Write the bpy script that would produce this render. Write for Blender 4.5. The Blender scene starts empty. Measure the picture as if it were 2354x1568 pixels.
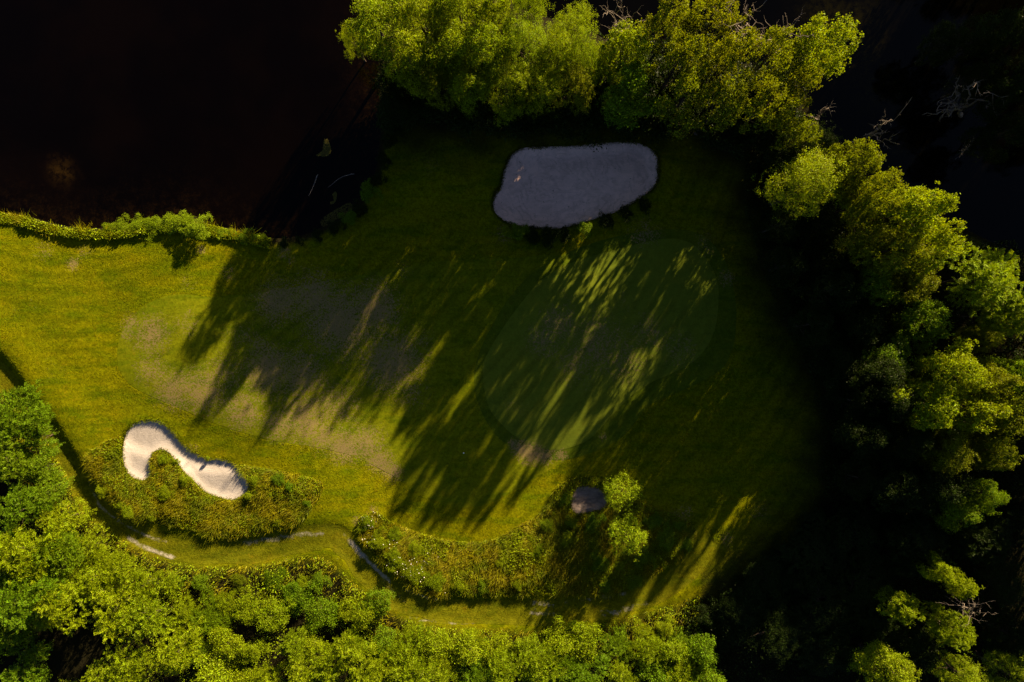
import bpy, math, random
import numpy as np
from mathutils import Vector, Matrix
from mathutils.geometry import delaunay_2d_cdt

# ------------------------------------------------------------------ camera, sky, sun, exposure
SC = bpy.context.scene
COL = SC.collection
PXM = 0.051                 # metres on the ground per image pixel
CAM_H = 80.0
cam_d = bpy.data.cameras.new('camera')
cam = bpy.data.objects.new('camera', cam_d); COL.objects.link(cam)
cam.location = (0, 0, CAM_H)
cam.rotation_euler = (0, 0, 0)
cam_d.sensor_width = 36.0
cam_d.lens = 36.0 * CAM_H / (2353 * PXM)
cam_d.clip_start = 1.0; cam_d.clip_end = 2000.0
SC.camera = cam

SUN_EL = math.radians(15.5)
SUN_AZ = math.atan2(0.55, 0.835)          # clockwise from +Y
to_sun = Vector((math.sin(SUN_AZ) * math.cos(SUN_EL), math.cos(SUN_AZ) * math.cos(SUN_EL), math.sin(SUN_EL)))
world = bpy.data.worlds.new('World'); SC.world = world; world.use_nodes = True
wn = world.node_tree
sky = wn.nodes.new('ShaderNodeTexSky'); sky.sky_type = 'NISHITA'
sky.sun_disc = False; sky.sun_elevation = SUN_EL; sky.sun_rotation = SUN_AZ
sky.dust_density = 0.33; sky.air_density = 0.21; sky.ozone_density = 0.0
bg = wn.nodes['Background']; bg.inputs['Strength'].default_value = 0.05
wn.links.new(sky.outputs[0], bg.inputs['Color'])
sd_ = bpy.data.lights.new('sun', 'SUN'); sd_.energy = 5.0; sd_.angle = math.radians(0.53); sd_.color = (1.0, 0.75, 0.46)
sun = bpy.data.objects.new('sun', sd_); COL.objects.link(sun)
sun.rotation_euler = (-to_sun).to_track_quat('-Z', 'Y').to_euler()
sun.location = to_sun * 150
SC.view_settings.view_transform = 'Standard'; SC.view_settings.look = 'None'
SC.view_settings.gamma = 1.0; SC.view_settings.exposure = 2.15; SC.view_settings.use_curve_mapping = False
SC.render.engine = 'CYCLES'
SC.cycles.max_bounces = 5; SC.cycles.diffuse_bounces = 2; SC.cycles.glossy_bounces = 2
SC.cycles.transmission_bounces = 2; SC.cycles.use_denoising = True; SC.cycles.denoiser = 'OPENIMAGEDENOISE'; SC.cycles.denoising_input_passes = 'RGB_ALBEDO_NORMAL'; SC.cycles.denoising_prefilter = 'NONE'

# ------------------------------------------------------------------ helpers
RNG = np.random.default_rng(7)
def P(u, v):                       # image pixels -> ground metres
    return ((u - 1176.5) * PXM, (784.0 - v) * PXM)
def PA(u, v, h):                   # where a point at height h stands
    k = 1 - h / CAM_H
    return ((u - 1176.5) * PXM * k, (784.0 - v) * PXM * k)
def pts(seq): return np.array([P(u, v) for u, v in seq])
def spline(p, closed=True, n=5):
    p = np.asarray(p, float); m = len(p); out = []
    rng = range(m) if closed else range(m - 1)
    for i in rng:
        g = (lambda k: p[k % m]) if closed else (lambda k: p[min(max(k, 0), m - 1)])
        p0, p1, p2, p3 = g(i - 1), g(i), g(i + 1), g(i + 2)
        for t in np.arange(n) / n:
            out.append(0.5 * (2 * p1 + (p2 - p0) * t + (2 * p0 - 5 * p1 + 4 * p2 - p3) * t * t + (3 * p1 - p0 - 3 * p2 + p3) * t ** 3))
    if not closed: out.append(p[-1])
    return np.array(out)
def dist_line(line, X, Y, closed=False):
    d2 = np.full(X.shape, 1e9); m = len(line)
    for i in range(m if closed else m - 1):
        a = line[i]; b = line[(i + 1) % m]; e = b - a; L = max(float(e @ e), 1e-9)
        t = np.clip(((X - a[0]) * e[0] + (Y - a[1]) * e[1]) / L, 0, 1)
        d2 = np.minimum(d2, (X - a[0] - t * e[0]) ** 2 + (Y - a[1] - t * e[1]) ** 2)
    return np.sqrt(d2)
def inside(poly, X, Y):
    r = np.zeros(X.shape, bool); m = len(poly)
    for i in range(m):
        a = poly[i]; b = poly[(i + 1) % m]
        if a[1] == b[1]: continue
        c = ((a[1] > Y) != (b[1] > Y)) & (X < (b[0] - a[0]) * (Y - a[1]) / (b[1] - a[1]) + a[0])
        r ^= c
    return r
def sdf(poly, X, Y):               # positive inside
    d = dist_line(poly, X, Y, True)
    return np.where(inside(poly, X, Y), d, -d)
def sst(a, b, x):
    t = np.clip((x - a) / (b - a), 0, 1); return t * t * (3 - 2 * t)
def tag(o, label=None, cat=None, group=None, kind=None):
    if label: o['label'] = label
    if cat: o['category'] = cat
    if group: o['group'] = group
    if kind: o['kind'] = kind
    return o
def mesh_np(name, V, F, mat=None, attrs=None, smooth=False):
    V = np.ascontiguousarray(V, np.float32); F = np.ascontiguousarray(F, np.int32)
    me = bpy.data.meshes.new(name); k = F.shape[1]
    me.vertices.add(len(V)); me.vertices.foreach_set('co', V.ravel())
    me.loops.add(F.size); me.loops.foreach_set('vertex_index', F.ravel())
    me.polygons.add(len(F))
    me.polygons.foreach_set('loop_start', np.arange(0, F.size, k, dtype=np.int32))
    me.polygons.foreach_set('loop_total', np.full(len(F), k, np.int32))
    me.polygons.foreach_set('use_smooth', np.full(len(F), smooth))
    for an, val in (attrs or {}).items():
        a = me.attributes.new(an, 'FLOAT', 'POINT'); a.data.foreach_set('value', np.ascontiguousarray(val, np.float32))
    me.update(calc_edges=True)
    if mat: me.materials.append(mat)
    return me
def link(name, data, parent=None, loc=None, rz=0):
    o = bpy.data.objects.new(name, data); COL.objects.link(o)
    if parent: o.parent = parent
    if loc is not None: o.location = loc
    o.rotation_euler = (0, 0, rz)
    return o

# ------------------------------------------------------------------ materials
class NT:
    def __init__(s, name):
        s.m = bpy.data.materials.new(name); s.m.use_nodes = True; s.t = s.m.node_tree; s.t.nodes.clear()
        s.out = s.n('ShaderNodeOutputMaterial')
    def n(s, t, **kw):
        x = s.t.nodes.new(t)
        for k, v in kw.items(): setattr(x, k, v)
        return x
    def put(s, sock, v):
        if isinstance(v, bpy.types.NodeSocket): s.t.links.new(v, sock)
        elif isinstance(v, (tuple, list)) and len(v) == 3 and sock.type == 'RGBA': sock.default_value = (*v, 1)
        else: sock.default_value = v
    def math(s, op, a, b=0.0, clamp=False):
        x = s.n('ShaderNodeMath', operation=op, use_clamp=clamp); s.put(x.inputs[0], a); s.put(x.inputs[1], b); return x.outputs[0]
    def mix(s, f, a, b, bt='MIX'):
        x = s.n('ShaderNodeMix', data_type='RGBA', blend_type=bt); s.put(x.inputs[0], f); s.put(x.inputs[6], a); s.put(x.inputs[7], b); return x.outputs[2]
    def pos(s): return s.n('ShaderNodeNewGeometry').outputs['Position']
    def noise(s, scale, detail=4.0, rough=0.55, vec=None, stretch=None, rot=0.0, dist=0.0):
        x = s.n('ShaderNodeTexNoise'); s.put(x.inputs['Scale'], scale); s.put(x.inputs['Detail'], detail); s.put(x.inputs['Roughness'], rough); s.put(x.inputs['Distortion'], dist)
        v = vec if vec is not None else s.pos()
        if stretch:
            mp = s.n('ShaderNodeMapping'); s.put(mp.inputs['Vector'], v); mp.inputs['Scale'].default_value = stretch; mp.inputs['Rotation'].default_value = (0, 0, rot); v = mp.outputs[0]
        s.put(x.inputs['Vector'], v); return x.outputs[0]
    def ramp(s, v, lo, hi):
        x = s.n('ShaderNodeMapRange', interpolation_type='SMOOTHSTEP'); s.put(x.inputs[0], v); s.put(x.inputs[1], lo); s.put(x.inputs[2], hi); return x.outputs[0]
    def attr(s, a): return s.n('ShaderNodeAttribute', attribute_name=a).outputs['Fac']
    def bump(s, h, strength=0.5, dist=0.1):
        x = s.n('ShaderNodeBump'); s.put(x.inputs['Height'], h); s.put(x.inputs['Strength'], strength); s.put(x.inputs['Distance'], dist); return x.outputs[0]
    def bsdf(s, col, rough=0.9, spec=0.2, normal=None):
        x = s.n('ShaderNodeBsdfPrincipled'); s.put(x.inputs['Base Color'], col); s.put(x.inputs['Roughness'], rough)
        s.put(x.inputs['Specular IOR Level'], spec)
        if normal is not None: s.put(x.inputs['Normal'], normal)
        return x.outputs[0]
    def done(s, sh): s.t.links.new(sh, s.out.inputs['Surface']); return s.m

TAN = (0.195, 0.142, 0.066)
def turf_colour(t, a, b, green, streak):
    big = t.ramp(t.noise(0.11, 4, 0.6), 0.38, 0.62)
    c = t.mix(big, a, b)
    turn = t.ramp(t.noise(0.035, 2), 0.46, 0.54)
    s1 = t.noise(0.6, 5, 0.65, stretch=(0.30, 1.2, 1), rot=0.25 if streak is None else streak)
    s2 = t.noise(0.6, 5, 0.65, stretch=(0.30, 1.2, 1), rot=0.85 if streak is None else streak)
    sm = t.n('ShaderNodeMix', data_type='FLOAT'); t.put(sm.inputs[0], turn); t.put(sm.inputs[2], s1); t.put(sm.inputs[3], s2); st = sm.outputs[0]
    c = t.mix(t.math('MULTIPLY', t.ramp(st, 0.42, 0.66), 0.75), c, green)
    dv = t.n('ShaderNodeVectorMath', operation='DISTANCE'); t.put(dv.inputs[0], t.pos()); dv.inputs[1].default_value = (-52, 46, 0) if streak is None else (-70, 60, 0)
    arc = t.math('SINE', t.math('ADD', t.math('MULTIPLY', dv.outputs['Value'], 3.6), t.math('MULTIPLY', t.noise(0.10, 2), 3.5)))
    arc = t.math('MULTIPLY', t.ramp(arc, -0.2, 0.9), t.math('MULTIPLY', t.ramp(t.noise(0.09, 3), 0.42, 0.60), 0.34))
    c = t.mix(arc, c, tuple(0.55 * q for q in green))
    gold = t.ramp(t.noise(0.28, 5, 0.7, stretch=(0.5, 1.2, 1), rot=0.3), 0.55, 0.75)
    c = t.mix(t.math('MULTIPLY', gold, 0.45), c, (a[0] * 1.25, a[1] * 0.98, a[2]))
    return c, st
def turf_mat(name, a, b, green, dry_lo=0.42, fine=0.35, bump=0.35, streak=None, soil=False):
    t = NT(name)
    c, st = turf_colour(t, a, b, green, streak)
    f1 = t.noise(5.5, 3, 0.7); f2 = t.noise(1.6, 4, 0.7)
    f3 = t.ramp(t.noise(3.0, 4, 0.75, dist=0.6), 0.36, 0.64)
    val = t.math('ADD', t.math('ADD', t.math('MULTIPLY', f1, fine * 1.6), t.math('MULTIPLY', f2, fine * 1.6)), t.math('MULTIPLY', f3, fine * 0.9))
    val = t.math('ADD', val, 1 - fine * 2.05)
    th = t.ramp(t.math('ADD', t.math('MULTIPLY', t.noise(1.1, 5, 0.75), 0.6), t.math('MULTIPLY', f1, 0.4)), 0.53, 0.68)
    c = t.mix(t.math('MULTIPLY', th, fine * 1.1), c, (a[0] * 1.15, a[0] * 0.78, 0.004))
    vv = t.n('ShaderNodeCombineColor'); [t.put(vv.inputs[i], val) for i in range(3)]
    c = t.mix(1.0, c, vv.outputs[0], 'MULTIPLY')
    dn = t.math('ADD', t.math('MULTIPLY', t.noise(0.9, 6, 0.8), 0.45), t.math('MULTIPLY', t.ramp(t.noise(4.5, 4, 0.9), 0.35, 0.65), 0.45))
    thr = t.math('SUBTRACT', 0.785, t.math('MULTIPLY', t.attr('dry'), dry_lo))
    d = t.math('MULTIPLY', t.ramp(t.math('SUBTRACT', dn, thr), -0.03, 0.09), 0.8)
    c = t.mix(d, c, TAN)
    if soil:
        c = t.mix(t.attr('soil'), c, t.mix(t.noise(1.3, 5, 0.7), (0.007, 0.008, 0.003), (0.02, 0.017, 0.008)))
    g = t.attr('grav')
    gn = t.ramp(t.math('ADD', t.math('MULTIPLY', g, 0.62), t.math('MULTIPLY', t.noise(1.8, 5, 0.75), 0.7)), 0.68, 0.94)
    c = t.mix(gn, c, t.mix(t.noise(6, 2), (0.24, 0.22, 0.17), (0.34, 0.32, 0.27)))
    return t.done(t.bsdf(c, 0.95, 0.0, t.bump(t.math('ADD', f1, t.math('MULTIPLY', st, 0.6)), bump, 0.12)))

M = {}
M['rough'] = turf_mat('rough_turf', (0.140, 0.143, 0.0012), (0.104, 0.119, 0.0012), (0.058, 0.092, 0.0010), dry_lo=0.42, fine=0.55, bump=0.5, soil=True)
M['fairway'] = turf_mat('fairway_turf', (0.125, 0.142, 0.003), (0.103, 0.124, 0.003), (0.060, 0.094, 0.002), dry_lo=0.50, fine=0.42, bump=0.2, streak=-0.5)
M['collar'] = turf_mat('collar_turf', (0.066, 0.096, 0.005), (0.078, 0.104, 0.005), (0.046, 0.078, 0.004), dry_lo=0.50, fine=0.34, bump=0.2, streak=-0.9)
M['green'] = turf_mat('green_turf', (0.100, 0.136, 0.011), (0.112, 0.142, 0.011), (0.082, 0.118, 0.010), dry_lo=0.44, fine=0.22, bump=0.1, streak=-0.9)
M['path'] = turf_mat('path_turf', (0.118, 0.120, 0.004), (0.096, 0.104, 0.003), (0.060, 0.080, 0.003), dry_lo=0.42, fine=0.5, bump=0.45)

def sand_mat(name, c1, c2, fleck):
    t = NT(name)
    n1 = t.noise(0.5, 5, 0.65, dist=1.2); rake = t.noise(1.1, 4, 0.6, stretch=(0.5, 1.3, 1), rot=0.2, dist=2.0)
    c = t.mix(t.ramp(t.math('ADD', t.math('MULTIPLY', n1, 0.6), t.math('MULTIPLY', rake, 0.4)), 0.38, 0.62), c1, c2)
    dv = t.n('ShaderNodeVectorMath', operation='DISTANCE'); t.put(dv.inputs[0], t.pos()); dv.inputs[1].default_value = (4.5, 19.0, 0)
    ring = t.math('SINE', t.math('ADD', t.math('MULTIPLY', dv.outputs['Value'], 9.0), t.math('MULTIPLY', t.noise(0.45, 4, 0.6), 30.0)))
    c = t.mix(t.math('MULTIPLY', t.math('MULTIPLY', t.ramp(ring, 0.0, 1.0), t.ramp(t.noise(0.6, 3), 0.4, 0.62)), 0.45), c, tuple(0.72 * q for q in c1))
    sp = t.ramp(t.noise(2.6, 3, 0.8), 0.64, 0.70)
    c = t.mix(t.math('MULTIPLY', sp, fleck), c, (0.10, 0.095, 0.09))
    f = t.noise(7, 3, 0.7)
    return t.done(t.bsdf(c, 0.95, 0.1, t.bump(t.math('ADD', t.math('MULTIPLY', f, 0.6), t.math('MULTIPLY', rake, 0.5)), 0.35, 0.12)))
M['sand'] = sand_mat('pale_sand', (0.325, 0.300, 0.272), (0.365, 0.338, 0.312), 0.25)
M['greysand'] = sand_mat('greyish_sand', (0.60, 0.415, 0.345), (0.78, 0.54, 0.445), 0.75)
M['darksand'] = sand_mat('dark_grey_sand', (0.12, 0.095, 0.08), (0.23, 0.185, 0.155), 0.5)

def water_mat(name, deep, shallow, mat_col):
    t = NT(name)
    n = t.noise(0.8, 5, 0.7); sh = t.math('MULTIPLY', t.attr('shallow'), t.ramp(n, 0.35, 0.7))
    c = t.mix(t.ramp(t.noise(0.09, 3), 0.4, 0.65), deep, tuple(1.9 * x for x in deep))
    c = t.mix(sh, c, t.mix(t.ramp(t.noise(3.5, 3, 0.8), 0.4, 0.65), (0.004, 0.003, 0.001), shallow))
    alg = t.math('MULTIPLY', t.attr('alga'), t.ramp(t.noise(1.5, 5, 0.75), 0.35, 0.65))
    c = t.mix(alg, c, mat_col)
    return t.done(t.bsdf(c, 0.06, 0.12, t.bump(t.noise(2.2, 3), 0.03, 0.05)))
M['pond'] = water_mat('pond_water', (0.0007, 0.0003, 0.0001), (0.022, 0.011, 0.002), (0.04, 0.022, 0.004))
M['marsh'] = water_mat('marsh_water', (0.0005, 0.0004, 0.0002), (0.002, 0.002, 0.0005), (0.008, 0.007, 0.001))

def leaf_mat(name, a, b, trans=0.36, spread=0.62, patch=None):
    t = NT(name)
    oi = t.n('ShaderNodeObjectInfo'); ge = t.n('ShaderNodeNewGeometry')
    c = t.mix(oi.outputs['Random'], a, b)
    if patch: c = t.mix(t.ramp(t.noise(0.45, 4, 0.65), 0.42, 0.62), c, patch)
    hs = t.n('ShaderNodeHueSaturation')
    t.put(hs.inputs['Hue'], t.math('ADD', 0.482, t.math('MULTIPLY', ge.outputs['Random Per Island'], 0.036)))
    t.put(hs.inputs['Value'], t.math('ADD', 1 - spread, t.math('MULTIPLY', ge.outputs['Random Per Island'], 2 * spread)))
    t.put(hs.inputs['Color'], c); c = hs.outputs[0]
    p = t.bsdf(c, 0.5, 0.09)
    tr = t.n('ShaderNodeBsdfTranslucent'); t.put(tr.inputs['Color'], t.mix(1.0, c, (1.25, 1.15, 0.5), 'MULTIPLY'))
    mx = t.n('ShaderNodeMixShader'); t.put(mx.inputs[0], trans); t.put(mx.inputs[1], p); t.put(mx.inputs[2], tr.outputs[0])
    return t.done(mx.outputs[0])
M['leaf_yellow'] = leaf_mat('yellow_green_leaf', (0.192, 0.246, 0.002), (0.152, 0.218, 0.002))
M['leaf_olive'] = leaf_mat('olive_leaf', (0.14, 0.164, 0.002), (0.11, 0.146, 0.002))
M['leaf_mid'] = leaf_mat('mid_green_leaf', (0.098, 0.178, 0.003), (0.124, 0.192, 0.003))
M['leaf_lime'] = leaf_mat('lime_leaf', (0.180, 0.262, 0.004), (0.190, 0.262, 0.004), 0.4)
M['leaf_dark'] = leaf_mat('shade_dark_green_leaf', (0.014, 0.026, 0.002), (0.018, 0.032, 0.003))  # foliage of unlit plants, its green darkened to stand in for shade
M['grass_gold'] = leaf_mat('tall_golden_grass', (0.255, 0.24, 0.003), (0.215, 0.205, 0.003), 0.45, 0.5, (0.150, 0.185, 0.004))
M['alga'] = leaf_mat('duckweed', (0.085, 0.075, 0.012), (0.085, 0.075, 0.012), 0.1, 0.4)
M['petal'] = leaf_mat('white_petal', (0.75, 0.72, 0.6), (0.75, 0.72, 0.6), 0.2, 0.1)
def lawn_blade_mat():
    t = NT('lawn_blade'); ge = t.n('ShaderNodeNewGeometry')
    c = turf_colour(t, (0.146, 0.149, 0.0012), (0.108, 0.126, 0.0012), (0.060, 0.098, 0.0010), None)[0]
    hs = t.n('ShaderNodeHueSaturation'); t.put(hs.inputs['Value'], t.math('ADD', 0.6, t.math('MULTIPLY', ge.outputs['Random Per Island'], 0.8))); t.put(hs.inputs['Color'], c)
    p = t.bsdf(hs.outputs[0], 0.7, 0.02); tr = t.n('ShaderNodeBsdfTranslucent'); t.put(tr.inputs['Color'], hs.outputs[0])
    mx = t.n('ShaderNodeMixShader'); t.put(mx.inputs[0], 0.25); t.put(mx.inputs[1], p); t.put(mx.inputs[2], tr.outputs[0])
    return t.done(mx.outputs[0])
M['grass_lawn'] = lawn_blade_mat()
def bark_mat(name, a, b):
    t = NT(name); n = t.noise(3, 5, 0.7, stretch=(1, 1, 0.3))
    return t.done(t.bsdf(t.mix(n, a, b), 0.9, 0.1, t.bump(n, 0.5, 0.05)))
M['bark'] = bark_mat('brown_bark', (0.035, 0.026, 0.018), (0.08, 0.06, 0.042))
M['dead'] = bark_mat('bleached_dead_wood', (0.09, 0.075, 0.06), (0.22, 0.185, 0.15))
t = NT('white_plastic'); M['white'] = t.done(t.bsdf((0.8, 0.8, 0.8), 0.4, 0.4))

# ------------------------------------------------------------------ outlines of the place
POND = spline(pts([(-260, 470), (-80, 480), (0, 497), (60, 507), (140, 528), (230, 533), (330, 520), (430, 505), (480, 526), (560, 540), (620, 557), (700, 548), (760, 520), (820, 480), (850, 440), (872, 390), (880, 330), (884, 280), (880, 220), (878, 150), (880, 100), (885, 40), (880, -60), (860, -220), (400, -260), (-240, -200)]))
MARSH = spline(pts([(1150, -230), (1165, 0), (1340, 70), (1480, 150), (1600, 160), (1720, 155), (1830, 195), (1868, 300), (1940, 385), (2030, 432), (2130, 480), (2230, 540), (2400, 600), (2540, 500), (2520, -150), (2000, -240)]))
FAIRWAY = spline(pts([(272, 830), (275, 780), (295, 742), (330, 705), (380, 682), (430, 676), (480, 682), (600, 672), (760, 645), (900, 618), (1000, 602), (1100, 596), (1200, 592), (1290, 588), (1400, 640), (1450, 800), (1434, 960), (1390, 1010), (1330, 1042), (1260, 1082), (1190, 1122), (1120, 1158), (1050, 1165), (977, 1140), (900, 1092), (820, 1052), (740, 1030), (620, 1010), (500, 975), (400, 932), (330, 902), (290, 872)]))
COLLAR = spline(pts([(1250, 610), (1310, 578), (1400, 548), (1520, 528), (1610, 540), (1665, 600), (1690, 690), (1691, 758), (1683, 802), (1654, 853), (1570, 897), (1490, 933), (1434, 1000), (1360, 1040), (1280, 1058), (1200, 1040), (1140, 1000), (1100, 930), (1090, 860), (1110, 790), (1160, 700), (1210, 640)]))
GREEN = spline(pts([(1110, 860), (1112, 831), (1137, 783), (1174, 728), (1211, 680), (1244, 644), (1306, 607), (1397, 579), (1521, 550), (1588, 561), (1628, 604), (1647, 647), (1650, 695), (1639, 768), (1599, 827), (1540, 860), (1504, 875), (1452, 908), (1408, 951), (1357, 1006), (1320, 1025), (1276, 1034), (1225, 1023), (1174, 995), (1130, 948), (1115, 904)]))
BIGSAND = spline(pts([(1134, 480), (1136, 448), (1150, 427), (1158, 392), (1172, 360), (1199, 341), (1252, 337), (1319, 335), (1387, 329), (1462, 327), (1488, 338), (1510, 357), (1513, 395), (1505, 429), (1467, 459), (1427, 483), (1387, 497), (1333, 513), (1293, 523), (1258, 525), (1204, 521), (1158, 507)]))
KIDNEY = spline(pts([(287, 1007), (295, 988), (314, 971), (343, 964), (371, 969), (390, 982), (406, 1001), (419, 1020), (444, 1039), (476, 1053), (508, 1055), (539, 1066), (558, 1084), (574, 1106), (576, 1122), (561, 1139), (536, 1149), (501, 1142), (473, 1131), (454, 1112), (428, 1087), (409, 1065), (387, 1042), (368, 1034), (354, 1043), (350, 1066), (352, 1087), (339, 1103), (317, 1100), (298, 1084), (287, 1049)]))
SMALLSAND = spline(pts([(1310, 1148), (1317, 1131), (1331, 1116), (1361, 1117), (1384, 1124), (1397, 1139), (1399, 1158), (1380, 1174), (1355, 1177), (1331, 1184), (1317, 1179), (1310, 1163)]))
MOUND1 = spline(pts([(200, 1060), (228, 1025), (270, 1003), (300, 1010), (420, 1052), (555, 1068), (618, 1076), (682, 1088), (742, 1108), (730, 1150), (698, 1190), (634, 1215), (555, 1232), (476, 1228), (412, 1212), (349, 1196), (295, 1186), (263, 1147), (228, 1109)]))
MOUND2 = spline(pts([(824, 1204), (834, 1183), (863, 1172), (896, 1194), (938, 1212), (988, 1229), (1062, 1243), (1137, 1237), (1187, 1212), (1249, 1171), (1282, 1117), (1332, 1096), (1394, 1104), (1477, 1154), (1552, 1183), (1602, 1217), (1581, 1266), (1519, 1312), (1415, 1360), (1270, 1366), (1104, 1366), (979, 1362), (921, 1324), (867, 1279), (838, 1241)]))
PATHC = spline(pts([(-80, 790), (0, 868), (60, 945), (125, 1030), (180, 1105), (228, 1175), (300, 1225), (400, 1258), (500, 1270), (610, 1262), (700, 1240), (765, 1232), (805, 1262), (850, 1318), (905, 1365), (970, 1396), (1060, 1406), (1200, 1408), (1340, 1402), (1440, 1384), (1520, 1352), (1590, 1300), (1640, 1240)]), closed=False)
THICKET = spline(pts([(-100, 900), (0, 905), (60, 945), (115, 1020), (160, 1100), (210, 1185), (300, 1250), (400, 1290), (500, 1300), (610, 1292), (720, 1274), (775, 1295), (825, 1345), (900, 1400), (970, 1430), (1060, 1442), (1200, 1446), (1340, 1436), (1450, 1412), (1560, 1385), (1680, 1330), (1800, 1250), (1870, 1150), (1890, 1040), (1960, 1000), (2600, 1000), (2600, 1800), (-100, 1800)]), n=3)
EASTWOOD = spline(pts([(1760, 320), (1700, 420), (1730, 560), (1790, 720), (1850, 850), (1885, 980), (1880, 1100), (2000, 1200), (2600, 1200), (2600, 560), (2250, 560), (2000, 440), (1900, 300)]), n=3)
NORTHWOOD = spline(pts([(890, -230), (890, 200), (900, 290), (1000, 310), (1200, 305), (1400, 300), (1560, 300), (1700, 400), (1800, 420), (1900, 300), (1880, 180), (1600, 140), (1350, 40), (1330, -230)]), n=3)
BANK = spline(pts([(-120, 720), (0, 815), (60, 888), (120, 962), (168, 1038), (200, 1090), (225, 1130), (262, 1165)]), closed=False)

# ------------------------------------------------------------------ terrain
STEP = 0.35
GX = np.arange(-76, 76.01, STEP); GY = np.arange(-58, 64.01, STEP)
XX, YY = np.meshgrid(GX, GY)
def fld(poly): return sdf(poly, XX, YY)
S = {k: fld(v) for k, v in dict(pond=POND, marsh=MARSH, kid=KIDNEY, big=BIGSAND, small=SMALLSAND, m1=MOUND1, m2=MOUND2, fair=FAIRWAY, green=GREEN, thick=THICKET, east=EASTWOOD, north=NORTHWOOD, collar=COLLAR).items()}
dpath = dist_line(PATHC, XX, YY); dbank = dist_line(BANK, XX, YY)
edge = sst(0, 12, np.minimum(np.minimum(XX - GX[0], GX[-1] - XX), np.minimum(YY - GY[0], GY[-1] - YY)))
H = 0.22 * np.sin(XX * 0.13 + 1.0 + 0.5 * np.sin(YY * 0.09)) * np.cos(YY * 0.17 + 0.6) + 0.10 * np.sin(XX * 0.31 + YY * 0.22) + 0.05 * np.sin(XX * 0.7 - YY * 0.55)
H += 0.35 * sst(-3, 9, S['green']) + 0.15 * sst(-1.5, 2.5, S['fair'])
H += 0.28 * sst(0.0, 1.6, S['m1']) + 0.32 * sst(0.0, 2.6, S['m2'])
H += -0.14 * sst(2.1, 0.8, dpath)
bankside = np.where(XX * 0.62 + YY * 0.78 > (-59.99 * 0.62 - 1.58 * 0.78 + 0), 0, 0)
# ground drops to the lower left of the bank line
nearest = np.zeros_like(XX); bd = np.full(XX.shape, 1e9)
for i in range(len(BANK) - 1):
    a, b = BANK[i], BANK[i + 1]; e = b - a; L = e @ e
    tt = np.clip(((XX - a[0]) * e[0] + (YY - a[1]) * e[1]) / L, 0, 1)
    d = np.hypot(XX - a[0] - tt * e[0], YY - a[1] - tt * e[1])
    side = e[0] * (YY - a[1]) - e[1] * (XX - a[0])
    up = d < bd; bd = np.where(up, d, bd); nearest = np.where(up, np.sign(side), nearest)
sbank = bd * nearest
H += np.where(bd < 6, 0.34 * sst(-0.4, 0.7, sbank) * sst(6, 1.0, bd), 0)
H *= edge
flat = sst(-1.5, 0.4, np.maximum(S['pond'], S['marsh']))
H = H * (1 - flat)
def basin(s, depth): return np.where(s < 0, -0.36 * np.exp(s / 0.9), -0.36 - depth * sst(0, 3.0, s))
H += basin(S['pond'], 1.3) * (1 - 0) + basin(S['marsh'], 1.2)
H += np.where(S['kid'] > -0.8, -0.15 * sst(-0.05, 0.9, S['kid']) + 0.03 * sst(-0.8, -0.1, S['kid']) * sst(0.3, -0.1, S['kid']), 0)
H += np.where(S['big'] > -0.8, -0.35 * sst(0, 1.4, S['big']), 0)
H += np.where(S['small'] > -0.8, -0.45 * sst(0, 1.2, S['small']), 0)
def bil(G, x, y):
    fx = np.clip((np.asarray(x, float) - GX[0]) / STEP, 0, len(GX) - 1.001); fy = np.clip((np.asarray(y, float) - GY[0]) / STEP, 0, len(GY) - 1.001)
    i = fx.astype(int); j = fy.astype(int); fx = fx - i; fy = fy - j
    return G[j, i] * (1 - fx) * (1 - fy) + G[j, i + 1] * fx * (1 - fy) + G[j + 1, i] * (1 - fx) * fy + G[j + 1, i + 1] * fx * fy
def hgt(x, y): return bil(H, x, y)

DRY = [(350, 770, 45, .8), (430, 745, 35, .5), (350, 850, 40, .7), (400, 900, 45, .9), (470, 900, 55, .9), (520, 860, 60, .6), (560, 945, 48, .85), (640, 975, 45, .8), (620, 850, 60, 1.0), (700, 960, 60, .9), (740, 1005, 34, .9), (790, 1030, 40, 1), (770, 930, 60, .7), (840, 1020, 44, .85), (870, 1060, 30, 1), (900, 1085, 25, 1), (690, 860, 60, .9), (780, 740, 80, 1.05), (860, 710, 60, 1.0), (640, 690, 55, 1.0), (720, 680, 60, 1.0), (900, 830, 70, 1.0), (960, 790, 50, .5), (560, 780, 50, .5), (930, 620, 40, .4), (600, 800, 30, .8), (940, 900, 50, .6),
       (1280, 745, 45, .9), (1250, 780, 45, .8), (1300, 700, 35, .5), (1370, 790, 70, .8), (1490, 765, 45, .7), (1330, 830, 60, .7), (1430, 830, 60, .7), (1420, 700, 50, .4), (1560, 800, 50, .6), (1180, 930, 40, .4),
       (1200, 1035, 22, 1.15), (1220, 1042, 25, 1.2), (1250, 1048, 20, 1.1), (1290, 1046, 14, 1), (1180, 1020, 12, 1), (1385, 1003, 8, 1.1), (1620, 560, 40, .5), (1670, 640, 20, .8), (1480, 535, 40, .7),
       (165, 607, 14, 1.1), (100, 575, 25, .6), (190, 575, 22, .6), (462, 574, 10, 1.2), (655, 580, 18, .9), (670, 600, 12, .8), (525, 628, 20, .7), (430, 650, 22, .5), (300, 740, 22, .8), (290, 765, 16, .8), (60, 700, 60, .25), (120, 860, 40, .35), (440, 1035, 18, .7), (150, 620, 90, .2), (1560, 1190, 25, .8), (1670, 1240, 18, .8), (1750, 1180, 30, .6), (1580, 1175, 18, .7), (1160, 540, 25, .8), (990, 380, 30, .5), (600, 1085, 60, .25), (820, 1195, 12, .9), (858, 1176, 14, .9)]
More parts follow.
